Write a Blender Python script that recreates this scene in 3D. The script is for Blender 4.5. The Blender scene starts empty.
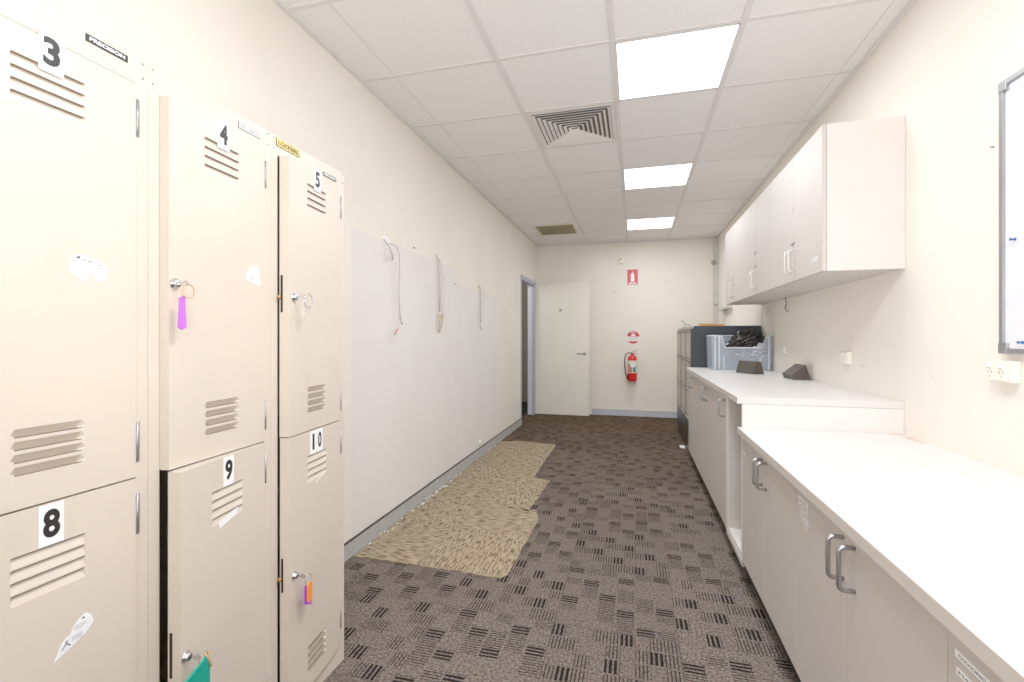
import bpy, bmesh, math, random
from mathutils import Vector, Matrix
random.seed(7)
SC = bpy.context.scene
C = SC.collection
PI = math.pi

# ------------------------------------------------------------ materials
def srgb(c):
    return tuple(((v/255)/12.92 if v/255 <= .04045 else ((v/255+.055)/1.055)**2.4) for v in c)

class N:
    """tiny node-graph helper"""
    def __init__(s, name):
        s.m = bpy.data.materials.new(name); s.m.use_nodes = True
        s.t = s.m.node_tree; s.b = s.t.nodes['Principled BSDF']
        s.co = s.t.nodes.new('ShaderNodeTexCoord').outputs['Object']
    def math(s, op, a, b=None, c=None):
        n = s.t.nodes.new('ShaderNodeMath'); n.operation = op
        for i, v in enumerate((a, b, c)):
            if v is None: continue
            if isinstance(v, (int, float)): n.inputs[i].default_value = v
            else: s.t.links.new(v, n.inputs[i])
        return n.outputs[0]
    def noise(s, scale, detail=3, vec=None, rough=.5):
        n = s.t.nodes.new('ShaderNodeTexNoise'); n.inputs['Scale'].default_value = scale
        n.inputs['Detail'].default_value = detail; n.inputs['Roughness'].default_value = rough
        s.t.links.new(vec or s.co, n.inputs['Vector']); return n.outputs['Fac']
    def sep(s, v=None):
        n = s.t.nodes.new('ShaderNodeSeparateXYZ'); s.t.links.new(v or s.co, n.inputs[0]); return n.outputs
    def comb(s, x, y, z=0.0):
        n = s.t.nodes.new('ShaderNodeCombineXYZ')
        for i, v in enumerate((x, y, z)):
            if isinstance(v, (int, float)): n.inputs[i].default_value = v
            else: s.t.links.new(v, n.inputs[i])
        return n.outputs[0]
    def mix(s, f, a, b):
        n = s.t.nodes.new('ShaderNodeMix'); n.data_type = 'RGBA'
        for v, i in ((f, 0), (a, 6), (b, 7)):
            if isinstance(v, (int, float)): n.inputs[i].default_value = v
            elif isinstance(v, tuple): n.inputs[i].default_value = (*srgb(v), 1)
            else: s.t.links.new(v, n.inputs[i])
        return n.outputs[2]
    def mixf(s, f, a, b):
        return s.math('ADD', s.math('MULTIPLY', f, b), s.math('MULTIPLY', s.math('SUBTRACT', 1.0, f), a))
    def ramp(s, v, lo, hi):
        n = s.t.nodes.new('ShaderNodeMapRange'); n.inputs[1].default_value = lo; n.inputs[2].default_value = hi
        s.t.links.new(v, n.inputs[0]); return n.outputs[0]
    def color(s, v): s.t.links.new(v, s.b.inputs['Base Color'])
    def bump(s, v, dist=.001, st=.5):
        n = s.t.nodes.new('ShaderNodeBump'); n.inputs['Distance'].default_value = dist; n.inputs['Strength'].default_value = st
        s.t.links.new(v, n.inputs['Height']); s.t.links.new(n.outputs[0], s.b.inputs['Normal'])
    def set(s, **k):
        for a, v in k.items(): s.b.inputs[a.replace('_', ' ')].default_value = v

def pm(name, col, rough=.5, metal=0.0, var=.04, scale=6, bump=0, bscale=200, spec=.5, trans=0, alpha=1):
    g = N(name)
    g.set(Roughness=rough, Metallic=metal, Transmission_Weight=trans, Alpha=alpha)
    g.b.inputs['Specular IOR Level'].default_value = spec
    lo = tuple(max(0, c*(1-var)) for c in col); hi = tuple(min(255, c*(1+var*.6)) for c in col)
    g.color(g.mix(g.ramp(g.noise(scale), .3, .7), lo, hi))
    if bump: g.bump(g.noise(bscale, 2), bump)
    return g.m
def em(name, col, strength):
    g = N(name); g.color(g.mix(g.noise(2), col, col))
    g.b.inputs['Emission Color'].default_value = (*srgb(col), 1); g.b.inputs['Emission Strength'].default_value = strength
    return g.m

M = {}
M['locker'] = pm('locker_enamel', (212, 199, 183), .38, var=.025, scale=3, bump=.0002, bscale=90)
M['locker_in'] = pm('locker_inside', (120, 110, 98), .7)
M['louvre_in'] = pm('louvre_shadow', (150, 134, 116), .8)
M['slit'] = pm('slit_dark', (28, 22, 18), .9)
M['white'] = pm('white_sticker', (250, 250, 252), .5, var=.01)
M['paper'] = pm('torn_paper', (244, 244, 250), .7, var=.04, scale=60)
M['ink'] = pm('black_ink', (18, 16, 18), .5)
M['greyink'] = pm('grey_ink', (130, 128, 134), .6)
M['chrome'] = pm('chrome', (205, 205, 210), .18, 1.0)
M['satin'] = pm('satin_metal', (176, 176, 180), .3, 1.0)
M['hinge'] = pm('zinc_hinge', (165, 166, 170), .35, .8)
M['brass'] = pm('brass_cap', (190, 140, 92), .35, .7)
M['purple'] = pm('purple_plastic', (190, 95, 215), .4)
M['teal'] = pm('teal_plastic', (0, 150, 130), .4)
M['orange'] = pm('orange_plastic', (250, 140, 60), .4)
M['clearp'] = pm('clear_plastic_tag', (225, 215, 205), .2, alpha=.6)
M['string'] = pm('rubber_band', (205, 160, 110), .7)
M['yellow'] = pm('yellow_brass_plate', (196, 172, 92), .35, .5, var=.2, scale=90)
M['cab'] = pm('cabinet_laminate', (200, 192, 186), .52, var=.012, scale=2)
M['cabwhite'] = pm('cabinet_white_edge', (232, 227, 223), .5, var=.01)
M['cabside_lit'] = pm('cabinet_end_lit', (226, 218, 213), .55, var=.01)  # near ends paler than the doors: light from the camera side painted in
M['handlew'] = pm('pale_handle', (226, 222, 218), .3, .4)
M['cabin'] = pm('cabinet_interior', (214, 210, 204), .6)
M['plinth'] = pm('plinth_dark', (30, 24, 21), .7)  # near-black tone puts the toe-kick shade into the colour
M['benchtop'] = pm('benchtop_laminate', (222, 218, 216), .32, var=.008, scale=4)
M['benchedge'] = pm('bench_edge', (204, 195, 187), .45, var=.01)
M['stain'] = pm('water_stain', (222, 196, 170), .7, var=.15, scale=60)
M['steelgrey'] = pm('filing_grey', (176, 171, 160), .4, .1)
M['navy'] = pm('filing_navy', (8, 24, 36), .42, var=.12)
M['black'] = pm('black_plastic', (16, 16, 18), .35)
M['film'] = pm('black_film', (8, 8, 10), .18, var=.5, scale=25, bump=.006, bscale=30)
M['bin'] = pm('translucent_bin', (190, 204, 218), .25, alpha=.40, var=.03)
M['binrim'] = pm('bin_rim', (222, 228, 236), .3, alpha=.8, var=.02)
M['block'] = pm('dark_block', (70, 60, 54), .6, var=.12, scale=40)
M['red'] = pm('extinguisher_red', (214, 22, 22), .25)
M['signred'] = pm('sign_red', (206, 52, 46), .5)
M['signpink'] = pm('sign_faded_red', (214, 72, 74), .5)
M['green'] = pm('label_green', (40, 150, 130), .5)
M['offwhite'] = pm('offwhite_plastic', (242, 236, 220), .4, var=.01)
M['offdark'] = pm('offwhite_drab', (196, 184, 168), .5)  # drab beige for small fittings and the wall scuff
M['cable'] = pm('white_cable', (222, 216, 212), .5)
M['cablegrey'] = pm('grey_cable', (188, 180, 178), .5)
M['tan'] = pm('tan_wire', (200, 165, 125), .5)
M['ceilgrid'] = pm('ceiling_tee', (226, 223, 221), .5, var=.02)
M['alu'] = pm('aluminium_frame', (160, 162, 166), .35, .7)
M['wb'] = pm('whiteboard_face', (232, 234, 240), .15, var=.01)
M['blue'] = pm('blue_tack', (30, 80, 150), .35)
M['skirt'] = pm('skirting_grey', (176, 176, 174), .5, var=.05, scale=20)
M['skirtb'] = pm('skirting_blue_grey', (190, 196, 206), .5, var=.03)
M['frameb'] = pm('door_frame_paint', (214, 218, 230), .4, var=.02)
M['framed'] = pm('door_frame_edge', (176, 174, 196), .4, var=.02)
M['doorp'] = pm('door_paint', (240, 235, 222), .4, var=.015, scale=3)
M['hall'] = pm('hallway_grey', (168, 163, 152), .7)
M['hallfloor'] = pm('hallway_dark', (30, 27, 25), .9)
M['vent'] = pm('vent_white', (232, 228, 224), .45, var=.01)
M['ventdark'] = pm('vent_dark', (96, 90, 86), .8)
M['grille'] = pm('dusty_grille', (150, 138, 108), .6, var=.2, scale=40)
M['folder'] = pm('manila_folder', (206, 150, 50), .6)
M['folder2'] = pm('orange_folder', (214, 136, 84), .6)
M['conduit'] = pm('conduit_grey', (206, 202, 192), .5)
M['light'] = em('light_panel', (255, 255, 255), 3.0)

# walls -----------------------------------------------------
def wall_mat(name, patch=False):
    g = N(name); g.set(Roughness=.75)
    v = g.mix(g.ramp(g.noise(1.3, 4), .35, .65), (238, 231, 218), (243, 236, 225))
    if patch:
        x, y, z = g.sep()
        w = g.math('MULTIPLY', g.math('SUBTRACT', g.noise(9, 2), .5), .012)
        y2 = g.math('ADD', y, w); z2 = g.math('ADD', z, w)
        def box(a, b, top):
            p = g.math('MULTIPLY', g.math('GREATER_THAN', y2, a), g.math('LESS_THAN', y2, b))
            return g.math('MULTIPLY', p, g.math('LESS_THAN', z2, top))
        m = g.math('MAXIMUM', box(2.26, 3.80, 1.82), box(3.80, 5.03, 1.675))
        v = g.mix(m, v, g.mix(g.ramp(g.noise(3, 3), .3, .7), (232, 227, 222), (237, 232, 228)))
    g.color(v); g.bump(g.noise(60, 3), .0012, .25)
    return g.m
M['wall'] = wall_mat('painted_wall'); M['wallp'] = wall_mat('painted_wall_patched', True)
g = N('ceiling_tile'); g.set(Roughness=.9)
g.color(g.mix(g.ramp(g.noise(140, 3), .3, .7), (238, 236, 235), (246, 244, 243))); g.bump(g.noise(160, 2), .0008, .3); M['ceil'] = g.m

# carpet ---------------------------------------------------
def carpet():
    g = N('carpet_tiles'); g.set(Roughness=1.0); g.b.inputs['Specular IOR Level'].default_value = .1
    x, y, z = g.sep()
    u = g.math('DIVIDE', g.math('SUBTRACT', x, .17-50), .5); v = g.math('DIVIDE', g.math('SUBTRACT', y, 1.95-50), .5)
    iu, iv = g.math('FLOOR', u), g.math('FLOOR', v); fu, fv = g.math('FRACT', u), g.math('FRACT', v)
    par = g.math('MODULO', g.math('ADD', iu, iv), 2.0)           # 0 at (X>.17, Y>1.95): stripes along Y
    c = g.mixf(par, fu, fv); s = g.mixf(par, fv, fu)
    cell_c = g.math('MULTIPLY', c, 9.0); cell_s = g.math('MULTIPLY', s, 6.0)
    cc, cs = g.math('FLOOR', cell_c), g.math('FLOOR', cell_s)
    def rnd(a, b, k):
        q = g.math('SINE', g.math('ADD', g.math('MULTIPLY', a, 12.9898*k), g.math('MULTIPLY', b, 78.233+k)))
        return g.math('FRACT', g.math('ABSOLUTE', g.math('MULTIPLY', q, 4375.5)))
    off = g.math('MULTIPLY', rnd(iu, iv, 1.0), 5.0)
    dg = g.math('MODULO', g.math('ADD', g.math('ADD', cc, g.math('MULTIPLY', cs, 2.0)), g.math('FLOOR', off)), 5.0)
    r1 = rnd(g.math('ADD', cc, g.math('MULTIPLY', iu, 11)), g.math('ADD', cs, g.math('MULTIPLY', iv, 7)), 1.3)
    r2 = rnd(g.math('ADD', cc, g.math('MULTIPLY', iv, 5)), g.math('ADD', cs, g.math('MULTIPLY', iu, 13)), 1.7)
    clus = g.math('MULTIPLY', g.math('LESS_THAN', dg, .5), g.math('GREATER_THAN', r1, .20))
    fine = g.math('GREATER_THAN', g.math('ADD', g.math('MULTIPLY', dg, .22), g.math('MULTIPLY', r2, .8)), 1.0)
    fine = g.math('MULTIPLY', fine, g.math('SUBTRACT', 1.0, clus))
    fs = g.math('FRACT', cell_s); ok = g.math('MULTIPLY', g.math('GREATER_THAN', fs, .06), g.math('LESS_THAN', fs, .94))
    wob = g.math('MULTIPLY', g.noise(120, 2), .25)
    l3 = g.math('LESS_THAN', g.math('FRACT', g.math('ADD', g.math('MULTIPLY', g.math('FRACT', cell_c), 3.0), wob)), .60)
    l4 = g.math('LESS_THAN', g.math('FRACT', g.math('ADD', g.math('MULTIPLY', g.math('FRACT', cell_c), 4.0), wob)), .36)
    n1 = g.ramp(g.noise(95, 4, rough=.85), .38, .62)
    base = g.mix(n1, (34, 28, 25), (148, 135, 126))
    tv = rnd(g.math('ADD', iu, 3.0), g.math('ADD', iv, 5.0), 2.1)
    base = g.mix(g.math('MULTIPLY', tv, .30), base, (70, 61, 58))
    big = g.ramp(g.noise(1.2, 3), .3, .7)
    base = g.mix(g.math('MULTIPLY', big, .25), base, (120, 104, 92))
    # whole-field faint ribbing along the stripes
    rib = g.math('LESS_THAN', g.math('FRACT', g.math('ADD', g.math('MULTIPLY', c, 36.0), wob)), .4)
    base = g.mix(g.math('MULTIPLY', rib, g.math('ADD', .10, g.math('MULTIPLY', par, -.03))), base, (58, 50, 50))
    st = g.math('MAXIMUM', g.math('MULTIPLY', g.math('MULTIPLY', clus, l3), .93), g.math('MULTIPLY', g.math('MULTIPLY', fine, l4), .78))
    st = g.math('MULTIPLY', st, ok)
    col = g.mix(st, base, (3, 2, 4))
    # thin joints between tiles
    e = g.math('MAXIMUM', g.math('LESS_THAN', fu, .008), g.math('LESS_THAN', fv, .008))
    col = g.mix(g.math('MULTIPLY', e, .45), col, (50, 42, 40))
    far = g.ramp(y, 2.6, 6.4)                                    # colour multiplied darker and browner toward the doorway
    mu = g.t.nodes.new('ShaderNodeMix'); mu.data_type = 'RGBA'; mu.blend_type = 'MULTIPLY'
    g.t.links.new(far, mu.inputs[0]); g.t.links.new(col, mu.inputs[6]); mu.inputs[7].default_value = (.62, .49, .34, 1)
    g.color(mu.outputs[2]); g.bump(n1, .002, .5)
    return g.m
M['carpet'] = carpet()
def beige():
    g = N('beige_carpet_tiles'); g.set(Roughness=1.0); g.b.inputs['Specular IOR Level'].default_value = .1
    x, y, z = g.sep()
    u = g.math('DIVIDE', g.math('SUBTRACT', x, -.62-50), .5); v = g.math('DIVIDE', g.math('SUBTRACT', y, 2.246-50), .5)
    iu, iv = g.math('FLOOR', u), g.math('FLOOR', v)
    par = g.math('MODULO', g.math('ADD', iu, iv), 2.0)
    s = g.mixf(par, x, y); c = g.mixf(par, y, x)
    vec = g.comb(g.math('MULTIPLY', c, 125.0), g.math('MULTIPLY', s, 16.0), 0.0)
    n = g.ramp(g.noise(1.0, 3, vec), .38, .54)
    f = g.noise(330, 2)
    col = g.mix(n, (82, 67, 47), (170, 154, 127))
    col = g.mix(g.math('MULTIPLY', g.ramp(f, .3, .7), .25), col, (142, 124, 96))
    edge = g.math('MAXIMUM', g.math('LESS_THAN', g.math('FRACT', u), .01), g.math('LESS_THAN', g.math('FRACT', v), .01))
    col = g.mix(g.math('MULTIPLY', edge, .3), col, (100, 84, 58))
    g.color(col); g.bump(n, .002, .5)
    return g.m
M['beige'] = beige()

# ------------------------------------------------------------ mesh builder
class B:
    def __init__(s): s.v = []; s.f = []; s.mi = []; s.smooth = []; s.mats = []
    def slot(s, m):
        if m is None: return 0
        if m not in s.mats: s.mats.append(m)
        return s.mats.index(m)
    def add(s, vs, fs, m=None, smooth=False):
        o = len(s.v); k = s.slot(m); s.v += [tuple(p) for p in vs]
        for f in fs: s.f.append([i+o for i in f]); s.mi.append(k); s.smooth.append(smooth)
        return s
    def box(s, a, b, m=None, bev=0):
        x0, x1 = sorted((a[0], b[0])); y0, y1 = sorted((a[1], b[1])); z0, z1 = sorted((a[2], b[2]))
        if bev:
            bm = bmesh.new(); bmesh.ops.create_cube(bm, size=1)
            for q in bm.verts: q.co = Vector(((x0+x1)/2+q.co.x*(x1-x0), (y0+y1)/2+q.co.y*(y1-y0), (z0+z1)/2+q.co.z*(z1-z0)))
            bmesh.ops.bevel(bm, geom=bm.edges[:], offset=bev, segments=2, affect='EDGES', profile=.6)
            bm.verts.ensure_lookup_table(); bm.verts.index_update()
            s.add([q.co[:] for q in bm.verts], [[q.index for q in f.verts] for f in bm.faces], m); bm.free(); return s
        vs = [(x, y, z) for z in (z0, z1) for y in (y0, y1) for x in (x0, x1)]
        return s.add(vs, [(0, 2, 3, 1), (4, 5, 7, 6), (0, 1, 5, 4), (2, 6, 7, 3), (0, 4, 6, 2), (1, 3, 7, 5)], m)
    def prism(s, pts, z0, z1, m=None, T=None):
        """pts 2D polygon extruded along local z; T maps local to final"""
        n = len(pts); vs = [Vector((x, y, z0)) for x, y in pts]+[Vector((x, y, z1)) for x, y in pts]
        if T is not None: vs = [T @ p for p in vs]
        fs = [list(range(n))[::-1], [i+n for i in range(n)]]+[(i, (i+1) % n, (i+1) % n+n, i+n) for i in range(n)]
        return s.add(vs, fs, m)
    def lathe(s, prof, m=None, T=None, n=24, smooth=True):
        """prof list of (r, z) around local z"""
        vs = []; fs = []
        for r, z in prof:
            for i in range(n):
                a = 2*PI*i/n; vs.append(Vector((r*math.cos(a), r*math.sin(a), z)))
        for k in range(len(prof)-1):
            for i in range(n):
                j = (i+1) % n; fs.append((k*n+i, k*n+j, (k+1)*n+j, (k+1)*n+i))
        fs.append(list(range(n))[::-1]); fs.append([(len(prof)-1)*n+i for i in range(n)])
        if T is not None: vs = [T @ p for p in vs]
        return s.add(vs, fs, m, smooth)
    def tube(s, pts, r, m=None, n=8, closed=False):
        P = [Vector(p) for p in pts]; vs = []; fs = []; up = None
        L = len(P)
        for i, p in enumerate(P):
            if closed: t = (P[(i+1) % L]-P[i-1])
            else: t = (P[min(i+1, L-1)]-P[max(i-1, 0)])
            t.normalize()
            if up is None:
                up = Vector((0, 0, 1)) if abs(t.z) < .9 else Vector((1, 0, 0))
            a = t.cross(up); a.normalize(); b = a.cross(t); b.normalize(); up = b
            for k in range(n):
                q = 2*PI*k/n; vs.append(p+a*(r*math.cos(q))+b*(r*math.sin(q)))
        for i in range(L if closed else L-1):
            j = (i+1) % L
            for k in range(n):
                l = (k+1) % n; fs.append((i*n+k, i*n+l, j*n+l, j*n+k))
        if not closed: fs.append(list(range(n))); fs.append([(L-1)*n+k for k in range(n)][::-1])
        return s.add(vs, fs, m, True)
    def text(s, txt, size, m, T, bold=0.0, sx=1.0, depth=.0003, fitw=None, fith=None, center=True):
        cu = bpy.data.curves.new('t', 'FONT'); cu.body = txt; cu.size = size; cu.offset = bold; cu.extrude = depth
        cu.resolution_u = 4
        ob = bpy.data.objects.new('t', cu); C.objects.link(ob)
        dg = bpy.context.evaluated_depsgraph_get(); me = bpy.data.meshes.new_from_object(ob.evaluated_get(dg))
        vs = [q.co.copy() for q in me.vertices]; fs = [list(p.vertices) for p in me.polygons]
        bpy.data.objects.remove(ob); bpy.data.curves.remove(cu); bpy.data.meshes.remove(me)
        if not vs: return s
        x0 = min(q.x for q in vs); x1 = max(q.x for q in vs); y0 = min(q.y for q in vs); y1 = max(q.y for q in vs)
        kx = (fitw/(x1-x0)) if fitw else sx; ky = (fith/(y1-y0)) if fith else 1
        cx, cy = ((x0+x1)/2, (y0+y1)/2) if center else (x0, y0)
        vs = [T @ Vector(((q.x-cx)*kx, (q.y-cy)*ky, q.z)) for q in vs]
        return s.add(vs, fs, m)
    def build(s, name, m=None, parent=None, kind=None, loc=None):
        me = bpy.data.meshes.new(name); me.from_pydata([tuple(p) for p in s.v], [], s.f)
        mats = s.mats or [m]
        for q in mats: me.materials.append(M[q] if isinstance(q, str) else q)
        for p, k, sm in zip(me.polygons, s.mi, s.smooth): p.material_index = k; p.use_smooth = sm
        bm = bmesh.new(); bm.from_mesh(me); bmesh.ops.recalc_face_normals(bm, faces=bm.faces[:]); bm.to_mesh(me); bm.free()
        ob = bpy.data.objects.new(name, me); C.objects.link(ob)
        if loc is not None: ob.location = loc
        if parent: ob.parent = parent
        if kind: ob['kind'] = kind
        return ob

def tag(o, label, cat, group=None):
    o['label'] = label; o['category'] = cat
    if group: o['group'] = group
    return o
def thing(name, label, cat, loc=(0, 0, 0), rz=0, group=None):
    o = bpy.data.objects.new(name, None); C.objects.link(o); o.location = loc; o.rotation_euler = (0, 0, rz)
    o.empty_display_size = .1
    return tag(o, label, cat, group)
def frame(origin, right, up):
    r = Vector(right).normalized(); u = Vector(up).normalized(); n = r.cross(u)
    T = Matrix(((r.x, u.x, n.x, origin[0]), (r.y, u.y, n.y, origin[1]), (r.z, u.z, n.z, origin[2]), (0, 0, 0, 1)))
    return T
FL = lambda o: frame(o, (0, 1, 0), (0, 0, 1))     # on things facing +X (left side of room)
FR = lambda o: frame(o, (0, -1, 0), (0, 0, 1))    # on things facing -X (right side of room)
FB = lambda o: frame(o, (1, 0, 0), (0, 0, 1))     # on things facing -Y (back of room)

# ------------------------------------------------------------ room shell
XL, XR, YB, YN, ZC = -1.522, 1.185, 7.36, -1.8, 2.689
DY0, DY1, DZ = 6.24, 7.12, 2.05; WT = .094
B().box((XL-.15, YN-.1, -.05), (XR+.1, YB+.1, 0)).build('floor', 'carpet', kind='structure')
B().box((XL-.15, YN-.1, ZC), (XR+.1, YB+.1, ZC+.06)).build('ceiling', 'ceil', kind='structure')
b = B(); b.box((XL-WT, YN, 0), (XL, DY0, ZC)); b.box((XL-WT, DY1, 0), (XL, YB, ZC)); b.box((XL-WT, DY0, DZ), (XL, DY1, ZC))
b.build('wall_left', 'wallp', kind='structure')
b = B(); b.box((XR, YN, 0), (XR+.1, YB, ZC), 'wall')
for (y, z, r) in [(3.837, 1.472, .006), (3.83, 1.377, .005), (3.426, 1.423, .005), (3.6, 1.40, .003), (3.197, 1.425, .004), (3.024, 1.441, .006), (2.939, 1.439, .005),
                  (2.93, 1.458, .004), (2.848, 1.463, .004), (2.893, 1.058, .006), (2.3, 1.34, .003), (2.28, 1.72, .003), (2.36, 1.25, .003), (4.02, 1.40, .004),
                  (3.75, 1.45, .003), (3.3, 1.445, .003), (2.28, 1.05, .003), (2.38, .93, .003)]:
    T = frame((XR, y, z), (0, -1, 0), (0, 0, 1)); b.lathe([(r, 0), (r*.6, .0008)], 'hinge', T, n=8, smooth=False)
b.build('wall_right', kind='structure')
B().box((XL-.15, YB, 0), (XR+.1, YB+.1, ZC)).build('wall_back', 'wall', kind='structure')
B().box((XL-.15, YN-.1, 0), (XR+.1, YN, ZC)).build('wall_front', 'wall', kind='structure')
# hallway beyond the doorway
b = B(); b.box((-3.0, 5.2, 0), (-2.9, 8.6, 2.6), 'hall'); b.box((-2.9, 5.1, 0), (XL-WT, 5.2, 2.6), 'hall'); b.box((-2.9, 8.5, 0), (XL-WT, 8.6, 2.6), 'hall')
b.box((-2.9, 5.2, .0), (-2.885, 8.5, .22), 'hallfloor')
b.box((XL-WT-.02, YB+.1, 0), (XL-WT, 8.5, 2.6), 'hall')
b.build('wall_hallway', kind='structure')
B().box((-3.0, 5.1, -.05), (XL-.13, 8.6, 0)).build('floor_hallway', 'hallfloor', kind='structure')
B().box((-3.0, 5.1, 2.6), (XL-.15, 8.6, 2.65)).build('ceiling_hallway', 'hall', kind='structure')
# skirting
b = B(); b.box((XL, 1.545, 0), (XL+.012, DY0-.03, .09), 'skirt'); b.box((XL, 1.545, .09), (XL+.014, DY0-.03, .094), 'plinth')
b.build('baseboard_left', kind='structure')
b = B(); b.box((-.64, YB-.012, 0), (XR, YB, .088), 'skirtb'); b.box((-.64, YB-.014, .088), (XR, YB, .092), 'skirt')
b.build('baseboard_back', kind='structure')
# door frame (in the left wall)
b = B()
b.box((XL-WT-.004, DY1-.03, 0), (XL+.004, DY1, DZ), 'frameb'); b.box((XL-WT-.004, DY0, 0), (XL+.004, DY0+.025, DZ), 'frameb'); b.box((XL-WT-.004, DY0, DZ-.03), (XL+.004, DY1, DZ), 'framed')
b.box((XL, DY1-.03, 0), (XL+.012, DY1+.02, DZ+.03), 'framed'); b.box((XL, DY0-.02, 0), (XL+.006, DY0+.02, DZ+.03), 'framed'); b.box((XL, DY0-.02, DZ-.01), (XL+.012, DY1+.02, DZ+.03), 'framed')
b.box((XL-.03, DY1-.034, 0), (XL+.004, DY1-.03, DZ-.03), 'framed')
b.build('trim_1', kind='structure')
# open door leaf against the back wall
dl = bpy.data.objects.new('door_1', None); C.objects.link(dl); dl.location = (-1.512, 7.175, 0); dl.rotation_euler = (0, 0, math.radians(-.0)); dl['kind'] = 'structure'
tag(dl, 'cream painted door swung open flat against the back wall', 'door')
B().box((0, -.018, .008), (.842, .018, 2.06), bev=.0015).build('door_leaf', 'doorp', dl)
b = B(); T = FB((.775, -.018, .965)); T = T @ Matrix.Rotation(0, 4, 'X')
b.lathe([(.026, 0), (.026, .006), (.02, .009)], 'satin', T); b.tube([(.765, -.02, .965), (.765, -.06, .965), (.755, -.066, .965), (.655, -.066, .965)], .009, 'satin')
b.build('door_handle', None, dl)
b = B(); b.lathe([(.024, 0), (.024, .004), (.015, .006)], 'hinge', FB((.400, -.018, 1.635))); b.build('door_disc', None, dl)

# ------------------------------------------------------------ ceiling grid, lights, vents
cols = [-.706, -.106, .494]; Y0 = 1.757
b = B()
for x in cols: b.box((x-.013, YN, ZC-.006), (x+.013, YB, ZC+.001), 'ceilgrid')
for x in (-1.306, 1.100): b.box((x-.0035, YN, ZC-.002), (x+.0035, YB, ZC+.001), 'ceilgrid')
for r in range(-5, 10):
    y = Y0+.6*r; b.box((XL, y-.011, ZC-.005), (XR, y+.011, ZC+.001), 'ceilgrid')
for (p, q) in [((XL, YN), (XL+.02, YB)), ((XR-.02, YN), (XR, YB)), ((XL, YB-.02), (XR, YB))]:
    b.box((p[0], p[1], ZC-.012), (q[0], q[1], ZC+.001), 'ceilgrid')
b.build('trim_2', kind='structure')

lights = [(1, 'large square ceiling light panel nearest the camera'), (4, 'middle of the three square ceiling light panels in view'), (7, 'farthest square ceiling light panel, near the back wall'), (-2, 'square ceiling light panel above the lockers'), (-5, 'square ceiling light panel by the front wall')]
for r, lab in lights:
    y = Y0+.6*r
    t = thing('ceiling_light', lab, 'ceiling light', (.194, y+.3, ZC), group='ceiling light panels')
    B().box((-.280, -.280, -.006), (.280, .280, -.002)).build('light_diffuser', 'light', t)
    b = B()
    for s in (-1, 1): b.box((s*.280, -.287, -.007), (s*.287, .287, -.001), 'ceilgrid'); b.box((-.287, s*.280, -.007), (.287, s*.287, -.001), 'ceilgrid')
    b.build('light_frame', None, t)
# four-way diffuser
t = thing('air_diffuser', 'white square four-way air diffuser set in the ceiling', 'air vent', (-.406, Y0+1.5, ZC))
b = B(); b.box((-.285, -.285, -.002), (.285, .285, -.0005), 'ventdark'); b.build('backing', None, t)
b = B()
w = .285
for s in (-1, 1): b.box((s*w, -w, -.005), (s*(w-.028), w, -.001), 'vent'); b.box((-w+.028, s*w, -.005), (w-.028, s*(w-.028), -.001), 'vent')
b.build('diffuser_frame', None, t)
b = B(); n = 8
for k in range(n):
    a0 = .2555-k*.0310; a1 = a0-.0175          # each ring: outer lip low, sloping up to inner
    z0, z1 = -.014-.001*k, -.003
    for q in range(4):
        R = Matrix.Rotation(q*PI/2, 4, 'Z')
        P = [R @ Vector(p) for p in [(-a0, -a0, z0), (a0, -a0, z0), (a1, -a1, z1), (-a1, -a1, z1), (-a0, -a0, z0+.003), (a0, -a0, z0+.003)]]
        b.add(P, [(0, 1, 2, 3), (0, 1, 5, 4)], 'vent')
b.build('louvre_ring', None, t)
# dark return grille
t = thing('return_grille', 'dusty brown rectangular return air grille near the back wall', 'air vent', (-1.03, 6.30, ZC))
b = B(); b.box((-.25, -.25, -.004), (.25, .25, -.0005), 'grille'); b.build('grille_face', None, t)
b = B()
for k in range(24): b.box((-.245, -.24+k*.0206, -.009), (.245, -.234+k*.0206, -.003), 'grille')
for s in (-1, 1): b.box((s*.25, -.25, -.01), (s*.238, .25, -.001), 'yellow'); b.box((-.25, s*.25, -.01), (.25, s*.238, -.001), 'yellow')
b.build('grille_slats', None, t)

# ------------------------------------------------------------ carpet patch (lifted area with the old beige tiles)
def rough_poly(pts, step=.03, amp=.006):
    out = []
    for i, p in enumerate(pts):
        q = pts[(i+1) % len(pts)]; d = math.hypot(q[0]-p[0], q[1]-p[1]); n = max(1, int(d/step))
        for k in range(n):
            t_ = k/n; a = amp if k else 0
            out.append((p[0]+(q[0]-p[0])*t_+random.uniform(-a, a), p[1]+(q[1]-p[1])*t_+random.uniform(-a, a)))
    return out
ppts = [(XL+.015, 2.245), (-1.43, 2.25), (-1.0, 2.245), (-.65, 2.235), (-.625, 2.27), (-.615, 3.02), (-.66, 3.17), (-.87, 3.165), (-.87, 3.20), (-.715, 3.14), (-.70, 3.50), (-.69, 3.86), (-.84, 3.92), (-.85, 4.6), (-.852, 5.17), (-1.30, 5.24), (-1.49, 5.18), (XL+.02, 5.1)]
b = B(); b.prism(rough_poly(ppts, .04, .004), .0005, .004); tag(b.build('carpet_patch', 'beige'), 'ragged patch of beige carpet tiles beside the left wall', 'carpet')
b = B()
for k in range(60):
    y = random.choice([random.uniform(2.4, 5.2), random.gauss(3.35, .25)]); x = XL+.014+abs(random.gauss(.012, .012)); s = random.uniform(.002, .010)
    if 2.3 < y < 5.2:
        b.box((x, y-s*1.6, .004), (x+s*.7, y+s*1.6, .007))
o = tag(b.build('plaster_crumbs', 'white'), 'white plaster crumbs along the skirting beside beige carpet', 'debris'); o['kind'] = 'stuff'

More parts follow.
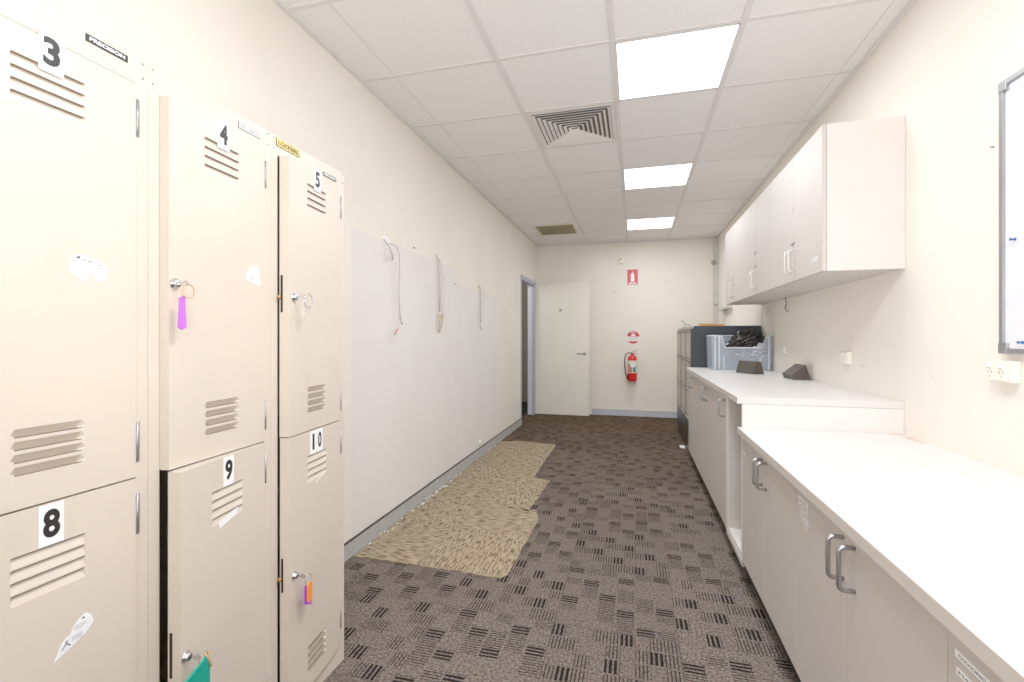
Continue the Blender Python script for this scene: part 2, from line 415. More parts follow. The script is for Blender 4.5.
# ------------------------------------------------------------ lockers
LX = -1.06; LH = 1.83; DEP = .452
def grid_front(b, y0, y1, z0, z1, lous, x=0.0):
    """front sheet of a door with pressed louvres: lous = list of (ya, yb, ztop, zbot, kind)"""
    if not lous: b.add([(x, y0, z0), (x, y1, z0), (x, y1, z1), (x, y0, z1)], [(0, 1, 2, 3)]); return
    ya, yb = lous[0][0], lous[0][1]
    Q = lambda a, c, d, e: b.add([(x, a, d), (x, c, d), (x, c, e), (x, a, e)], [(0, 1, 2, 3)], 'locker')
    Q(y0, ya, z0, z1); Q(yb, y1, z0, z1)
    zz = z0
    for (_, _, zt, zb, kind) in sorted(lous, key=lambda l: l[3]):
        Q(ya, yb, zz, zb); zz = zt
        d = .006 if kind == 'U' else .010; g_ = .0018; e = .012
        if kind == 'U':   # slit along the top, face slopes back going up
            P = [(x, ya, zb), (x, yb, zb), (x-d, yb-e*.3, zt-g_), (x-d, ya+e*.3, zt-g_), (x, yb, zt), (x, ya, zt)]
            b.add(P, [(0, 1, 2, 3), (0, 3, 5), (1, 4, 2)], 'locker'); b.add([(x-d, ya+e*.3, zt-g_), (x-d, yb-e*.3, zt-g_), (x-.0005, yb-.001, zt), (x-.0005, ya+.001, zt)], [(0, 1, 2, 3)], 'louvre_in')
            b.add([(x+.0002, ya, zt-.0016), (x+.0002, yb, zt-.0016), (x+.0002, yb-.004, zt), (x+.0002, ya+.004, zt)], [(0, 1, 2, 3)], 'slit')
        else:             # slit along the bottom
            P = [(x, ya+e*.5, zt), (x, yb-e*.5, zt), (x-d, yb-e*.9, zb+g_), (x-d, ya+e*.9, zb+g_), (x, yb, zb+.006), (x, ya, zb+.006), (x, ya, zt), (x, yb, zt), (x, ya+e*.5, zb), (x, yb-e*.5, zb), (x, ya, zb), (x, yb, zb)]
            b.add(P, [(0, 1, 2, 3), (0, 3, 5), (1, 4, 2), (0, 5, 6), (1, 7, 4), (5, 3, 8), (4, 9, 2), (5, 8, 10), (4, 11, 9)], 'locker')
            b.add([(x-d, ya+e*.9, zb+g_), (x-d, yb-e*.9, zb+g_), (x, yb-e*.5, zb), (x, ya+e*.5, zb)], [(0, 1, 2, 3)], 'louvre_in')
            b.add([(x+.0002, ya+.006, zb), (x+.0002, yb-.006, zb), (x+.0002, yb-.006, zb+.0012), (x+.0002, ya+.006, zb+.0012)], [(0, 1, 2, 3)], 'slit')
    Q(ya, yb, zz, z1)

def torn(b, cy, cz, w, h, seed, T, lines=3):
    rnd = random.Random(seed); pts = []
    for k in range(26):
        a = 2*PI*k/26; r = 1+rnd.uniform(-.16, .12)
        pts.append((cy+w/2*math.copysign(abs(math.cos(a))**.7, math.cos(a))*r, cz+h/2*math.copysign(abs(math.sin(a))**.7, math.sin(a))*r))
    return pts

def make_locker(y0, wid, number_up, number_lo, ang_up, ang_lo, label, plate):
    t = thing('locker', label, 'locker', (LX, y0, 0), group='steel lockers')
    b = B(); f = .026; L = 'locker'; I = 'locker_in'; g0 = .0004
    b.box((-DEP, g0, 0), (-.0182, .0022, LH), L); b.box((-DEP, wid-.0022, 0), (-.0182, wid-g0, LH), L)
    b.box((-DEP, g0, 0), (-DEP+.002, wid-g0, LH), I)
    b.box((-DEP, g0, LH-.002), (-.0182, wid-g0, LH), L); b.box((-DEP, g0, .058), (-.02, wid-g0, .062), I); b.box((-DEP, g0, .900), (-.022, wid-g0, .904), I)
    for (a0, a1) in ((g0, f), (wid-f, wid-g0)): b.box((-.018, a0, 0), (0, a1, LH), L)
    b.box((-.018, f, 1.772), (0, wid-f, LH), L); b.box((-.018, f, 0), (0, wid-f, .060), L)
    b.build('carcass', None, t)
    # rivets
    b = B()
    for yy in (f*.42, wid-f*.42):
        for zz in (1.828-.002-.004, 1.79):
            B().lathe([(.0028, 0), (.0022, .0016)], 'hinge', FL((0, yy, zz)) , n=8).build('rivet', None, t)
    # maker's plates above the door
    for (a0, a1, z0, z1, txt, mp) in plate:
        b = B(); b.box((.0002, a0, z0), (.0016, a1, z1), mp[0]); e = .0015
        if mp[2]: b.box((.0012, a0+e, z0+e), (.0020, a1-e, z1-e), mp[2])
        b.text(txt, .01, mp[1], FL((.0022, (a0+a1)/2, (z0+z1)/2)), bold=.0002, fitw=(a1-a0)*.84, fith=(z1-z0)*.5)
        b.build('nameplate', None, t)
    # doors
    yl, yr = f+.002, wid-f-.001
    D = yr-yl; TH = .031
    for (z0, z1, num, ang, upper) in ((.907, 1.769, number_up, ang_up, True), (.063, .903, number_lo, ang_lo, False)):
        d = bpy.data.objects.new('door', None)
        b = B(); b.mats = ['locker', 'slit', 'louvre_in']
        # local door space: hinge edge at y=0, free edge at y=-D; x = outward
        ca = -D/2-.0575; cb = -D/2+.0575
        lo = []
        zu = z1-.052 if upper else z1-.079
        for k in range(4): lo.append((ca, cb, zu-.0225*k, zu-.0225*k-.0195, 'U'))
        zl = (1.050 if upper else .200)
        for k in range(4): lo.append((ca, cb, zl-.0225*k, zl-.0225*k-.016, 'D'))
        grid_front(b, -D, 0, z0, z1, lo)
        b.add([(0, -D, z0), (0, -D, z1), (-TH, -D, z1), (-TH, -D, z0)], [(0, 1, 2, 3)], 'locker')
        b.add([(0, 0, z0), (0, 0, z1), (-TH, 0, z1), (-TH, 0, z0)], [(0, 1, 2, 3)], 'locker')
        b.add([(0, -D, z1), (0, 0, z1), (-TH, 0, z1), (-TH, -D, z1)], [(0, 1, 2, 3)], 'locker')
        b.add([(0, -D, z0), (0, 0, z0), (-TH, 0, z0), (-TH, -D, z0)], [(0, 1, 2, 3)], 'locker')
        b.add([(-TH, -D, z0), (-TH, 0, z0), (-TH, 0, z1), (-TH, -D, z1)], [(0, 1, 2, 3)], 'locker')
        d = b.build('door', None, t); d.location = (.003, yr, 0)
        # closed: front sheet nearly flush; swing about the hinge edge
        d.rotation_euler = (0, 0, ang)
        # hinges (on frame side)
        for zz in ((1.655, 1.735), (.940, 1.026)) if upper else ((.782, .868), (.13, .215)):
            B().tube([(.0012, .0012, zz[0]), (.0012, .0012, zz[1])], .0026, 'hinge').box((-.0026, .002, zz[0]), (-.0014, .008, zz[1]), 'hinge').build('hinge', None, d)
        # latch slot in the free edge of the door
        zs = (1.290, 1.404) if upper else (.430, .534)
        if ang > .1: B().box((-.027, -D-.0008, zs[0]), (-.020, -D+.001, zs[1]), 'slit').build('latch_slot', None, d)
        if .1 < ang < .15: B().lathe([(.006, 0), (.006, .006), (.003, .008)], 'brass', frame((-.029, -D-.001, sum(zs)/2-.010), (1, 0, 0), (0, 0, 1)), n=12).build('latch_bolt', None, d)
        # lock
        zk = 1.338 if upper else .472
        yk = -D+(.024 if ang in (.114, .120) else .014)
        b = B(); b.lathe([(.0125, 0), (.0125, .002), (.009, .004), (.009, .010), (.0075, .012)], 'chrome', FL((0, yk, zk)), n=20)
        b.box((.0118, yk-.001, zk-.004), (.0124, yk+.001, zk+.004), 'slit')
        b.build('lock', None, d)
        # number sticker
        b = B(); nd = len(num)
        zc = zu+(.030 if upper else .041)
        if nd == 1:
            yc = -D/2+.002; b.box((.0003, yc-.0195, zc-.040), (.0007, yc+.0195, zc+.036), 'white')
            b.text(num, .06, 'ink', FL((.0012, yc, zc)), bold=.0022, fitw=.0265, fith=.053)
        else:
            for q, ch in enumerate(num):
                yc = -D/2-.025+q*.0385; b.box((.0003, yc-.0185, zc-.040), (.0007, yc+.0185, zc+.036), 'white')
                b.text(ch, .06, 'ink', FL((.0012, yc, zc)), bold=.002, fitw=.021 if ch != '1' else .011, fith=.053)
        b.build('number_sticker', None, d)
        t[('upper' if upper else 'lower')+'_z'] = zk
        d['zk'] = zk; d['yk'] = yk
        for k_ in ('zk', 'yk'): pass
        if upper: up = d
        else: lw = d
    return t, up, lw

PREC = 'PRECISION'
l3, d3, d8 = make_locker(.433, .3655, '3', '8', 0, 0, 'beige steel locker with doors 3 and 8, nearest the camera', [(.2425, .322, 1.806, 1.821, PREC, ('ink', 'white', None))])
l4, d4, d9 = make_locker(.7985, .3655, '4', '9', .0705, .168, 'beige steel locker with doors 4 and 9, middle of the row', [(.246, .324, 1.793, 1.809, PREC, ('ink', 'greyink', 'white'))])
l5, d5, d10 = make_locker(1.164, .3635, '5', '10', .114, .120, 'beige steel locker with doors 5 and 10, next to the bare wall', [(.020, .122, 1.800, 1.825, 'LOCKERS', ('ink', 'ink', 'yellow')), (.240, .314, 1.782, 1.797, PREC, ('greyink', 'white', 'ink'))])
for o in (l3, l4, l5):
    for k in ('upper_z', 'lower_z'): del o[k]
def lk(d): return d['yk'], d['zk']

# torn stickers left on doors (sub-parts)
def sticker(d, yc, zc, w, h, seed, shape=None):
    b = B(); pts = shape or torn(b, yc, zc, w, h, seed, None)
    b.prism(pts, .0004, .0009, 'paper', FL((0, 0, 0)))
    return b
# door 3 : label remains with cut-out
D3 = .3655-.055
y3 = lambda Y, base=.433, wid=.3655: Y-(base+wid-.027)       # world Y -> door local
P = [(.647, 1.340), (.650, 1.365), (.657, 1.377), (.680, 1.375), (.702, 1.366), (.715, 1.355), (.714, 1.345), (.709, 1.333), (.703, 1.330), (.698, 1.326), (.692, 1.328), (.688, 1.338), (.683, 1.345), (.678, 1.337), (.676, 1.326), (.668, 1.324), (.664, 1.330), (.655, 1.334)]
b = sticker(d3, 0, 0, 0, 0, 1, [(y3(a), z) for a, z in P])
b.prism([(y3(.656), 1.370), (y3(.664), 1.3735), (y3(.663), 1.367)], .001, .0013, 'ink', FL((0, 0, 0)))
for a, z in ((.672, 1.3665), (.681, 1.365), (.700, 1.3605)): b.box((.001, y3(a)-.0022, z-.0010), (.0013, y3(a)+.0022, z+.0010), 'ink')
for a0, a1, z in ((.655, .69, 1.3575), (.668, .70, 1.3535)): b.box((.001, y3(a0), z), (.0012, y3(a1), z+.0008), 'greyink')
b.build('torn_sticker', None, d3)
# door 8 : slanted label
P = [(.621, .557), (.627, .585), (.632, .612), (.640, .632), (.648, .636), (.652, .660), (.662, .682), (.672, .694), (.678, .690), (.684, .675), (.687, .655), (.688, .640), (.680, .625), (.674, .610), (.665, .602), (.650, .585), (.635, .570)]
Z8 = lambda z: .599+(z-.557)*.48
b = sticker(d8, 0, 0, 0, 0, 1, [(y3(a), Z8(z)) for a, z in P])
for a0, a1, z in ((.655, .672, .660), (.653, .676, .652), (.656, .668, .645), (.650, .668, .622), (.650, .669, .615), (.650, .668, .608)): b.box((.001, y3(a0), Z8(z)), (.0012, y3(a1), Z8(z)+.0009), 'greyink')
b.box((.001, y3(.668), Z8(.676)), (.0013, y3(.672), Z8(.682)), 'ink')
b.tube([(.0012, y3(.634), Z8(.590)), (.0012, y3(.641), Z8(.610)), (.0012, y3(.644), Z8(.618)), (.0012, y3(.641), Z8(.620)), (.0012, y3(.640), Z8(.612)), (.0012, y3(.648), Z8(.595))], .0012, 'greyink', n=4)
b.build('torn_sticker', None, d8)
y4 = lambda Y: Y-(.7985+.3655-.027)
P = [(1.064, 1.385), (1.068, 1.402), (1.078, 1.41), (1.088, 1.42), (1.094, 1.412), (1.104, 1.42), (1.112, 1.412), (1.114, 1.39), (1.118, 1.37), (1.11, 1.362), (1.103, 1.366), (1.09, 1.365), (1.078, 1.372), (1.066, 1.37)]
b = sticker(d4, 0, 0, 0, 0, 1, [(y4(a), z) for a, z in P])
b.box((.001, y4(1.083), 1.380), (.0013, y4(1.085), 1.392), 'greyink'); b.box((.001, y4(1.078), 1.378), (.0013, y4(1.088), 1.380), 'greyink'); b.box((.001, y4(1.104), 1.405), (.0013, y4(1.108), 1.4065), 'ink')
b.build('torn_sticker', None, d4)
# door 9: white strip below louvres ; door 10 : small strip
b = B(); b.prism([(y4(.948), .741), (y4(.950), .724), (y4(1.015), .738), (y4(1.019), .756)], .0004, .0009, 'white', FL((0, 0, 0))); b.build('paper_strip', None, d9)
y5 = lambda Y: Y-(1.164+.3635-.027)
b = B(); b.prism([(y5(1.335), .728), (y5(1.335), .722), (y5(1.40), .742), (y5(1.40), .748)], .0004, .0009, 'offwhite', FL((0, 0, 0))); b.build('paper_strip', None, d10)

# keys hanging in the locks (top-level things)
def dworld(d, p):
    t = d.parent; R = Matrix.Rotation(d.rotation_euler.z, 3, 'Z')
    return Vector(t.location)+Vector(d.location)+R @ Vector(p)
def key_set(d, lab, kind):
    yk, zk = lk(d); w = dworld(d, (.012, yk, zk)); t = thing('key_tag', lab, 'key tag', w)
    R = d.rotation_euler.z; t.rotation_euler = (0, 0, R)
    # key in lock
    b = B(); b.box((0, -.001, -.003), (.012, .001, .003), 'chrome'); b.lathe([(.0075, -.0008), (.0075, .0008)], 'chrome', frame((.018, 0, 0), (1, 0, 0), (0, 0, 1)), n=16, smooth=False)
    b.build('key', None, t)
    def ring(cx, cy, cz, r, m='chrome', th=.0009, tilt=0):
        pts = [(cx+math.sin(a)*r*math.sin(tilt), cy+math.sin(a)*r*math.cos(tilt), cz+math.cos(a)*r) for a in [2*PI*i/20 for i in range(20)]]
        return B().tube(pts, th, m, n=6, closed=True)
    if kind == 'purple':
        ring(.022, .004, -.018, .016, 'string', .0012).build('ring', None, t)
        b = B(); T = FL((.014, -.006, 0)); b.prism([(-.007, -.034), (.005, -.028), (.006, -.06), (.009, -.102), (-.002, -.108), (-.011, -.102), (-.008, -.06)], 0, .005, 'purple', T); b.build('tag', None, t)
    if kind == 'ring':
        ring(.024, .022, -.010, .022, 'chrome', .0014).build('ring', None, t)
        b = B(); b.prism([(.002, -.022), (.012, -.026), (.004, -.058), (-.008, -.056)], 0, .002, 'clearp', FL((.018, 0, 0))); b.prism([(.018, -.030), (.026, -.032), (.018, -.066), (.008, -.066)], 0, .002, 'clearp', FL((.015, 0, 0))); b.build('tag', None, t)
    if kind == 'orange':
        ring(.024, .018, -.016, .016).build('ring', None, t)
        def cap(w_, z0, z1, ox):
            pts = []
            for k in range(9): a = PI*k/8; pts.append((ox+w_*math.cos(a), z1+w_*math.sin(a)))
            for k in range(9): a = PI+PI*k/8; pts.append((ox+w_*math.cos(a), z0+w_*math.sin(a)))
            return pts
        b = B(); b.prism([(.008, -.035), (.050, -.045), (.048, -.115), (.004, -.09)], 0, .003, 'purple', FL((.016, 0, 0))); b.build('purple_tag', None, t)
        b = B(); b.prism(cap(.0125, -.078, -.040, .022), 0, .004, 'orange', FL((.024, 0, 0))); b.build('orange_tag', None, t)
    if kind == 'teal':
        ring(.024, .012, -.010, .013).build('ring', None, t)
        B().tube([(.03, .010, .002), (.032, .018, -.016), (.034, .022, -.034)], .0022, 'string').tube([(.03, .026, .0), (.032, .016, -.012)], .0022, 'string').build('rubber_band', None, t)
        pts = [(-.036, -.034), (.004, -.022), (.026, -.018), (.036, -.012), (.044, -.016), (.046, -.03), (.046, -.12), (.042, -.128), (-.038, -.128), (-.042, -.12), (-.041, -.055)]
        b = B(); b.prism(pts, 0, .006, 'teal', FL((.026, -.024, .008))); b.build('tag', None, t)
    return t
key_set(d4, 'key with a purple plastic tag hanging from the lock of door 4', 'purple')
key_set(d5, 'key on a bare split ring with clear tags in the lock of door 5', 'ring')
key_set(d10, 'key with orange and purple tags hanging from the lock of door 10', 'orange')
key_set(d9, 'key with a large teal tag hanging from the lock of door 9', 'teal')
for d in (d3, d8, d4, d9, d5, d10):
    for k in ('zk', 'yk'): del d[k]
# doors 3 and 8 in the photo show no lock inside the frame: still on the free edge, out of view

# ------------------------------------------------------------ handles
def dhandle(x, y, z0, z1, out=.034, r=.005, m='satin'):
    """D handle on a face looking -X"""
    c = .012; pts = [(x, y, z1)]
    for k in range(6):
        a = PI/2*k/5; pts.append((x-out+c-c*math.sin(a), y, z1-c+c*math.cos(a)))
    for k in range(6):
        a = PI/2*k/5; pts.append((x-out+c-c*math.cos(a), y, z0+c-c*math.sin(a)))
    pts.append((x, y, z0))
    return B().tube(pts, r, m, n=10)

def cupboard(name, lab, y0, y1, zb, zt, xf, splits, handles, plinth=True, hz=None, group=None, seam='cabwhite', hr=.005, side='cab', hm='satin'):
    """cupboard unit between y0<y1, door face at xf, carcass to the wall"""
    t = thing(name, lab, 'cupboard', ((xf+XR)/2, (y0+y1)/2, 0 if plinth else zb), group=group)
    ox, oy, oz = t.location
    L = lambda p: (p[0]-ox, p[1]-oy, p[2]-oz)
    cx = xf+.021
    b = B(); w = .018; e = .0008
    b.box(L((cx, y0+e, zb)), L((XR-.001, y0+w, zt)), side); b.box(L((cx, y1-w, zb)), L((XR-.001, y1-e, zt)), 'cab')
    b.box(L((cx, y0+w, zb)), L((XR-.001, y1-w, zb+w)), 'cab'); b.box(L((cx, y0+w, zt-w)), L((XR-.001, y1-w, zt)), 'cab'); b.box(L((XR-.01, y0+w, zb+w)), L((XR-.001, y1-w, zt-w)), 'cabin')
    b.box(L((cx-.0015, y0+e, zb)), L((cx, y0+w, zt)), seam); b.box(L((cx-.0015, y1-w, zb)), L((cx, y1-e, zt)), seam)
    mid = (zb+zt)/2; b.box(L((cx+.03, y0+w, mid)), L((XR-.01, y1-w, mid+w)), 'cabin')
    for s in splits[1:-1]: b.box(L((cx-.001, s-.012, zb)), L((cx+.01, s+.012, zt)), seam)
    b.build('carcass', None, t)
    if plinth: B().box(L((xf+.045, y0+e, 0)), L((XR-.02, y1-e, zb))).build('plinth', 'plinth', t)
    for i in range(len(splits)-1):
        a, c = splits[i], splits[i+1]
        d = B().box(L((xf, a+.0015, zb+.001)), L((xf+.018, c-.0015, zt-.004)), bev=.0012).build('door', 'cab', t)
        for hy in handles[i]:
            h = dhandle(xf-ox, hy-oy, hz[0]-oz, hz[1]-oz, r=hr, m=hm); h.build('handle', None, d)
    return t, L

# low run ----------------------------------------------------
hzL = (.602, .706)
names = [('beige base cupboard under the low bench, next to the open shelf end', .946+.762, 2.488), ('beige base cupboard under the low bench with a stack of white labels', .946, 1.708), ('beige base cupboard under the low bench, nearest the camera with two white labels', .184, .946), ('beige base cupboard under the low bench, behind the camera end', -.578, .184)]
lowcabs = []
for lab, y0, y1 in names:
    m_ = (y0+y1)/2
    lowcabs.append(cupboard('base_cupboard', lab, y0, y1, .118, .739, .512, [y0, m_, y1], [[m_-.042], [m_+.022]], hz=hzL, group='base cupboards under the low bench', hr=.0055))
b = B(); b.box((.49, -.60, .740), (XR-.0005, 2.4885, .772), 'benchtop', bev=.002); b.box((.4893, -.60, .7415), (.4903, 2.4880, .7705), 'benchedge')
b.box((.4903, 2.4880, .7415), (.60, 2.4888, .7705), 'benchedge')
# stains at the wall corner
for (pts) in ([(1.165, 2.486), (1.12, 2.486), (1.13, 2.47), (1.16, 2.455), (1.18, 2.46)], [(1.175, 2.42), (1.15, 2.43), (1.14, 2.38), (1.155, 2.29), (1.172, 2.29)]):
    b.prism(rough_poly(pts, .01, .002), .7715, .7724, 'stain')
tag(b.build('low_worktop'), 'long low white laminate worktop with a stained corner', 'worktop')
# label stickers on doors
def strip_label(t, L, yc, zc, w, h, txt=True):
    b = B(); b.box(L((.5112, yc-w/2, zc-h/2)), L((.5118, yc+w/2, zc+h/2)), 'white')
    if txt: b.text(txt, h*.7, 'greyink', FR(L((.5108, yc, zc))), fitw=w*.84, fith=h*.38)
    return b
t, L = lowcabs[1]
dd = [o for o in t.children if o.name.startswith('door')][1]
for k, (w, txt) in enumerate([(.086, 'STATIONERY'), (.086, 'ENVELOPES'), (.060, 'FOLDERS'), (.064, 'PAPER'), (.030, 'PENS')]):
    strip_label(t, L, 1.640-.004*k, .697-.0185*k, w, .0115, txt).build('door_label', None, dd)
t, L = lowcabs[2]
dd = [o for o in t.children if o.name.startswith('door')][1]
strip_label(t, L, .868, .694, .115, .0125, 'COLOURED PAPER').build('door_label', None, dd)
strip_label(t, L, .882, .667, .080, .0125, 'MANILA').build('door_label', None, dd)
strip_label(t, L, .884, .640, .070, .0125, 'CARD').build('door_label', None, dd)
t, L = lowcabs[0]
dd = [o for o in t.children if o.name.startswith('door')][1]
strip_label(t, L, 2.44, .655, .04, .012, False).build('door_label', None, dd)

# high run ---------------------------------------------------
ZT = .918
hzH = (.750, .845)
# open shelf end unit
y0, y1 = 2.4895, 2.895
t = thing('open_shelf_unit', 'open shelf end unit under the tall bench, without a door', 'cupboard', (.85, (y0+y1)/2, 0))
ox, oy, oz = t.location; L = lambda p: (p[0]-ox, p[1]-oy, p[2]-oz)
b = B(); b.box(L((.512, y0, .112)), L((XR-.001, y0+.018, .885)), 'cabwhite'); b.box(L((.512, 2.83, .112)), L((XR-.001, y1, .885)), 'cab'); b.box(L((.510, 2.83, .112)), L((.512, y1, .885)), 'cabwhite')
b.box(L((.515, y0+.018, .112)), L((XR-.001, 2.83, .140)), 'cabwhite'); b.box(L((XR-.02, y0+.018, .14)), L((XR-.001, 2.83, .885)), 'cabin')
b.build('carcass', None, t)
B().box(L((.64, y0+.018, .47)), L((XR-.02, 2.83, .488)), 'cabwhite').build('shelf', None, t)
B().box(L((.557, y0, 0)), L((XR-.02, y1, .112))).build('plinth', 'plinth', t)
B().box(L((.5120, y0, .085)), L((.530, y1, .112))).build('kick_panel', 'cab', t)
cupboard('base_cupboard', 'single-door cupboard under the tall bench beside the open shelf', 2.896, 3.32, .112, .885, .512, [2.896, 3.32], [[2.945]], hz=hzH, seam='cab', group='cupboards under the tall bench', hr=.0045)
cupboard('base_cupboard', 'double-door cupboard in the middle of the tall bench', 3.321, 4.16, .112, .885, .512, [3.321, 3.70, 4.16], [[3.62], [3.725]], hz=hzH, seam='cab', group='cupboards under the tall bench', hr=.0045)
cupboard('base_cupboard', 'double-door cupboard at the far end of the tall bench by the filing cabinets', 4.161, 4.82, .112, .885, .512, [4.161, 4.49, 4.82], [[], [4.515]], hz=hzH, seam='cab', group='cupboards under the tall bench', hr=.0045)
b = B(); b.box((.49, 2.489, .886), (XR-.0005, 4.835, ZT), 'benchtop', bev=.002); b.box((.4893, 2.489, .8875), (.4903, 4.835, .9165), 'benchedge')
tag(b.build('tall_worktop'), 'white laminate worktop of the taller bench at the back', 'worktop')

# wall cupboards ---------------------------------------------
upl = ['white wall cupboard nearest the camera, with its end panel showing', 'middle white wall cupboard above the tall bench', 'farthest white wall cupboard, next to the corner conduit']
for i, (y0, y1) in enumerate([(2.477, 3.300), (3.301, 4.130), (4.131, 4.880)]):
    m_ = (2.889, 3.722, 4.51)[i]
    t, L = cupboard('wall_cupboard', upl[i], y0, y1, 1.525, 2.215, .854, [y0, m_, y1], [[m_-.034], [m_+.034]], plinth=False, hz=(1.575, 1.690), group='wall cupboards', hr=.0042, side='cabside_lit', hm='handlew')
    dd = [o for o in t.children if o.name.startswith('door')]
    for z in ((1.735,), (1.735, 1.835), (1.735,))[i]:
        b = B(); b.box(L((.850, m_-.03, z-.003)), L((.8545, m_+.040, z+.003)), 'hinge'); b.box(L((.8495, m_-.006, z-.020)), L((.8545, m_-.001, z)), 'hinge'); b.build('hasp', None, t)
    if i == 0:
        b = B(); b.box(L((.8525, 2.535, 1.585)), L((.8535, 2.61, 1.603)), 'white'); b.text('KEYS', .01, 'greyink', FR(L((.8522, 2.5725, 1.594))), fitw=.06, fith=.008); b.build('door_label', None, dd[0])
        B().box(L((.8525, m_-.006, 1.905)), L((.8538, m_+.006, 1.935)), 'hinge').build('escutcheon', None, dd[1])

# ------------------------------------------------------------ filing cabinets
for i in range(3):
    y0 = 4.872+i*.508; y1 = y0+.500; X0 = .545; X1 = 1.168; H = 1.325
    lab = ['navy and grey four-drawer filing cabinet nearest the bench', 'middle grey-fronted four-drawer filing cabinet', 'farthest grey-fronted filing cabinet, closest to the back wall'][i]
    t = thing('filing_cabinet', lab, 'filing cabinet', ((X0+X1)/2, (y0+y1)/2, 0), group='filing cabinets')
    ox, oy, oz = t.location; L = lambda p: (p[0]-ox, p[1]-oy, p[2]-oz)
    B().box(L((X0+.02, y0, .0)), L((X1, y1, H)), 'navy' if i == 0 else 'steelgrey', bev=.003).build('cabinet_body', None, t)
    B().box(L((X0+.0, y0+.002, H-.024)), L((X0+.02, y1-.002, H-.001)), 'steelgrey').box(L((X0+.0, y0+.002, .0)), L((X0+.02, y1-.002, .075)), 'black').box(L((X0+.012, y0+.002, .07)), L((X0+.02, y1-.002, H-.02)), 'black').box(L((X0-.0062, y0+.002, .08)), L((X0+.012, y0+.044, H-.030)), 'black').box(L((X0-.0062, y1-.044, .08)), L((X0+.012, y1-.002, H-.030)), 'black').build('front_frame', None, t)
    for k in range(4):
        z0 = .09+k*.302
        d = B().box(L((X0-.006, y0+.045, z0)), L((X0+.012, y1-.045, z0+.290)), 'black' if k == 0 else 'steelgrey', bev=.003).build('drawer', None, t)  # bottom drawer black: the shade low down is put into its colour
        B().box(L((X0-.0085, y0+.05, z0+.262)), L((X0-.004, y1-.05, z0+.288)), 'black').box(L((X0-.016, y0+.05, z0+.284)), L((X0-.004, y1-.05, z0+.290)), 'steelgrey').build('drawer_handle', None, d)
# stuff on top
zf = 1.3255
def flat(name, lab, cat, pts, h, m): return tag(B().prism(pts, zf, zf+h, m).build(name), lab, cat)
flat('folder', 'yellow cardboard folder lying on the navy filing cabinet', 'folder', [(.635, 4.90), (.735, 4.91), (.735, 5.15), (.63, 5.13)], .022, 'folder')
flat('folder', 'orange-tinted folder lying at the right of the yellow one', 'folder', [(.742, 4.905), (.85, 4.91), (.85, 5.14), (.745, 5.13)], .018, 'folder2')
flat('paper_sheet', 'white paper sheet lying on the filing cabinet front edge', 'paper', [(.565, 4.885), (.625, 4.885), (.62, 5.10), (.57, 5.08)], .006, 'white')
t = thing('hole_punch', 'small metal gadget with splayed arms on the filing cabinets', 'gadget', (.60, 5.95, zf))
b = B(); b.box((-.03, -.06, 0), (.07, .06, .012), 'offdark', bev=.003); b.build('base', None, t)
B().tube([(-.02, 0, .02), (0, 0, .045), (.05, 0, .03)], .008, 'satin').tube([(.0, 0, .045), (-.035, .02, .085)], .006, 'satin').build('arm', None, t)
B().lathe([(.012, -.01), (.014, 0), (.012, .01)], 'offdark', Matrix.Translation((-.035, .02, .088)), n=12).build('knob', None, t)

# white scrap at the foot of the filing cabinet
tag(B().box((.485, 5.36, .0006), (.536, 5.46, .012), 'white').build('paper_scrap'), 'white paper scrap on the carpet by the filing cabinets', 'paper')

# ------------------------------------------------------------ translucent bin on the tall bench
bx0, bx1, by0, by1, bz0, bz1 = .672, 1.168, 4.50, 4.80, ZT+.0006, 1.226
t = thing('plastic_bin', 'translucent plastic storage bin with a cut-out front on the tall bench', 'storage bin', ((bx0+bx1)/2, (by0+by1)/2, bz0))
ox, oy, oz = t.location; L = lambda p: (p[0]-ox, p[1]-oy, p[2]-oz)
b = B(); w = .004; ti = .010
def quadbox(P, m):   # P: 4 front corners, thickness along +Y
    vs = [L(p) for p in P]+[L((p[0], p[1]+w, p[2])) for p in P]
    b.add(vs, [(0, 1, 2, 3), (4, 7, 6, 5), (0, 4, 5, 1), (1, 5, 6, 2), (2, 6, 7, 3), (3, 7, 4, 0)], m)
bz = bz0
b.box(L((bx0+ti, by0+.02, bz)), L((bx1-ti, by1, bz+w)), 'bin')
# front wall with trapezoid notch
nz = bz0+.200
quadbox([(bx0+ti, by0+.015, bz), (bx1-ti, by0+.015, bz), (bx1-.005, by0, nz), (bx0+.005, by0, nz)], 'bin')
quadbox([(bx0+.005, by0, nz), (bx0+.115, by0, nz), (bx0+.085, by0, bz1), (bx0, by0, bz1)], 'bin')
quadbox([(bx1-.075, by0, nz), (bx1-.005, by0, nz), (bx1, by0, bz1), (bx1-.045, by0, bz1)], 'bin')
quadbox([(bx0+ti, by1-.01, bz), (bx1-ti, by1-.01, bz), (bx1, by1, bz1), (bx0, by1, bz1)], 'bin')
for xa, xb in ((bx0+ti, bx0), (bx1-ti, bx1)):
    b.add([L(p) for p in [(xa, by0+.015, bz), (xa, by1-.01, bz), (xb, by1, bz1), (xb, by0, bz1)]], [(0, 1, 2, 3)], 'bin')
b.build('bin_body', None, t)
b = B(); r = .006
b.tube([L(p) for p in [(bx0, by0, bz1), (bx0, by1, bz1), (bx1, by1, bz1), (bx1, by0, bz1)]], r, 'binrim')
b.tube([L(p) for p in [(bx0, by0, bz1), (bx0+.085, by0-.002, bz1), (bx0+.115, by0-.002, nz), (bx1-.075, by0-.002, nz), (bx1-.045, by0-.002, bz1), (bx1, by0, bz1)]], .007, 'binrim')
for xx in (bx0+.03, bx0+.065, bx1-.03): b.box(L((xx-.006, by0-.006, bz+.01)), L((xx+.006, by0+.004, bz1)), 'binrim')
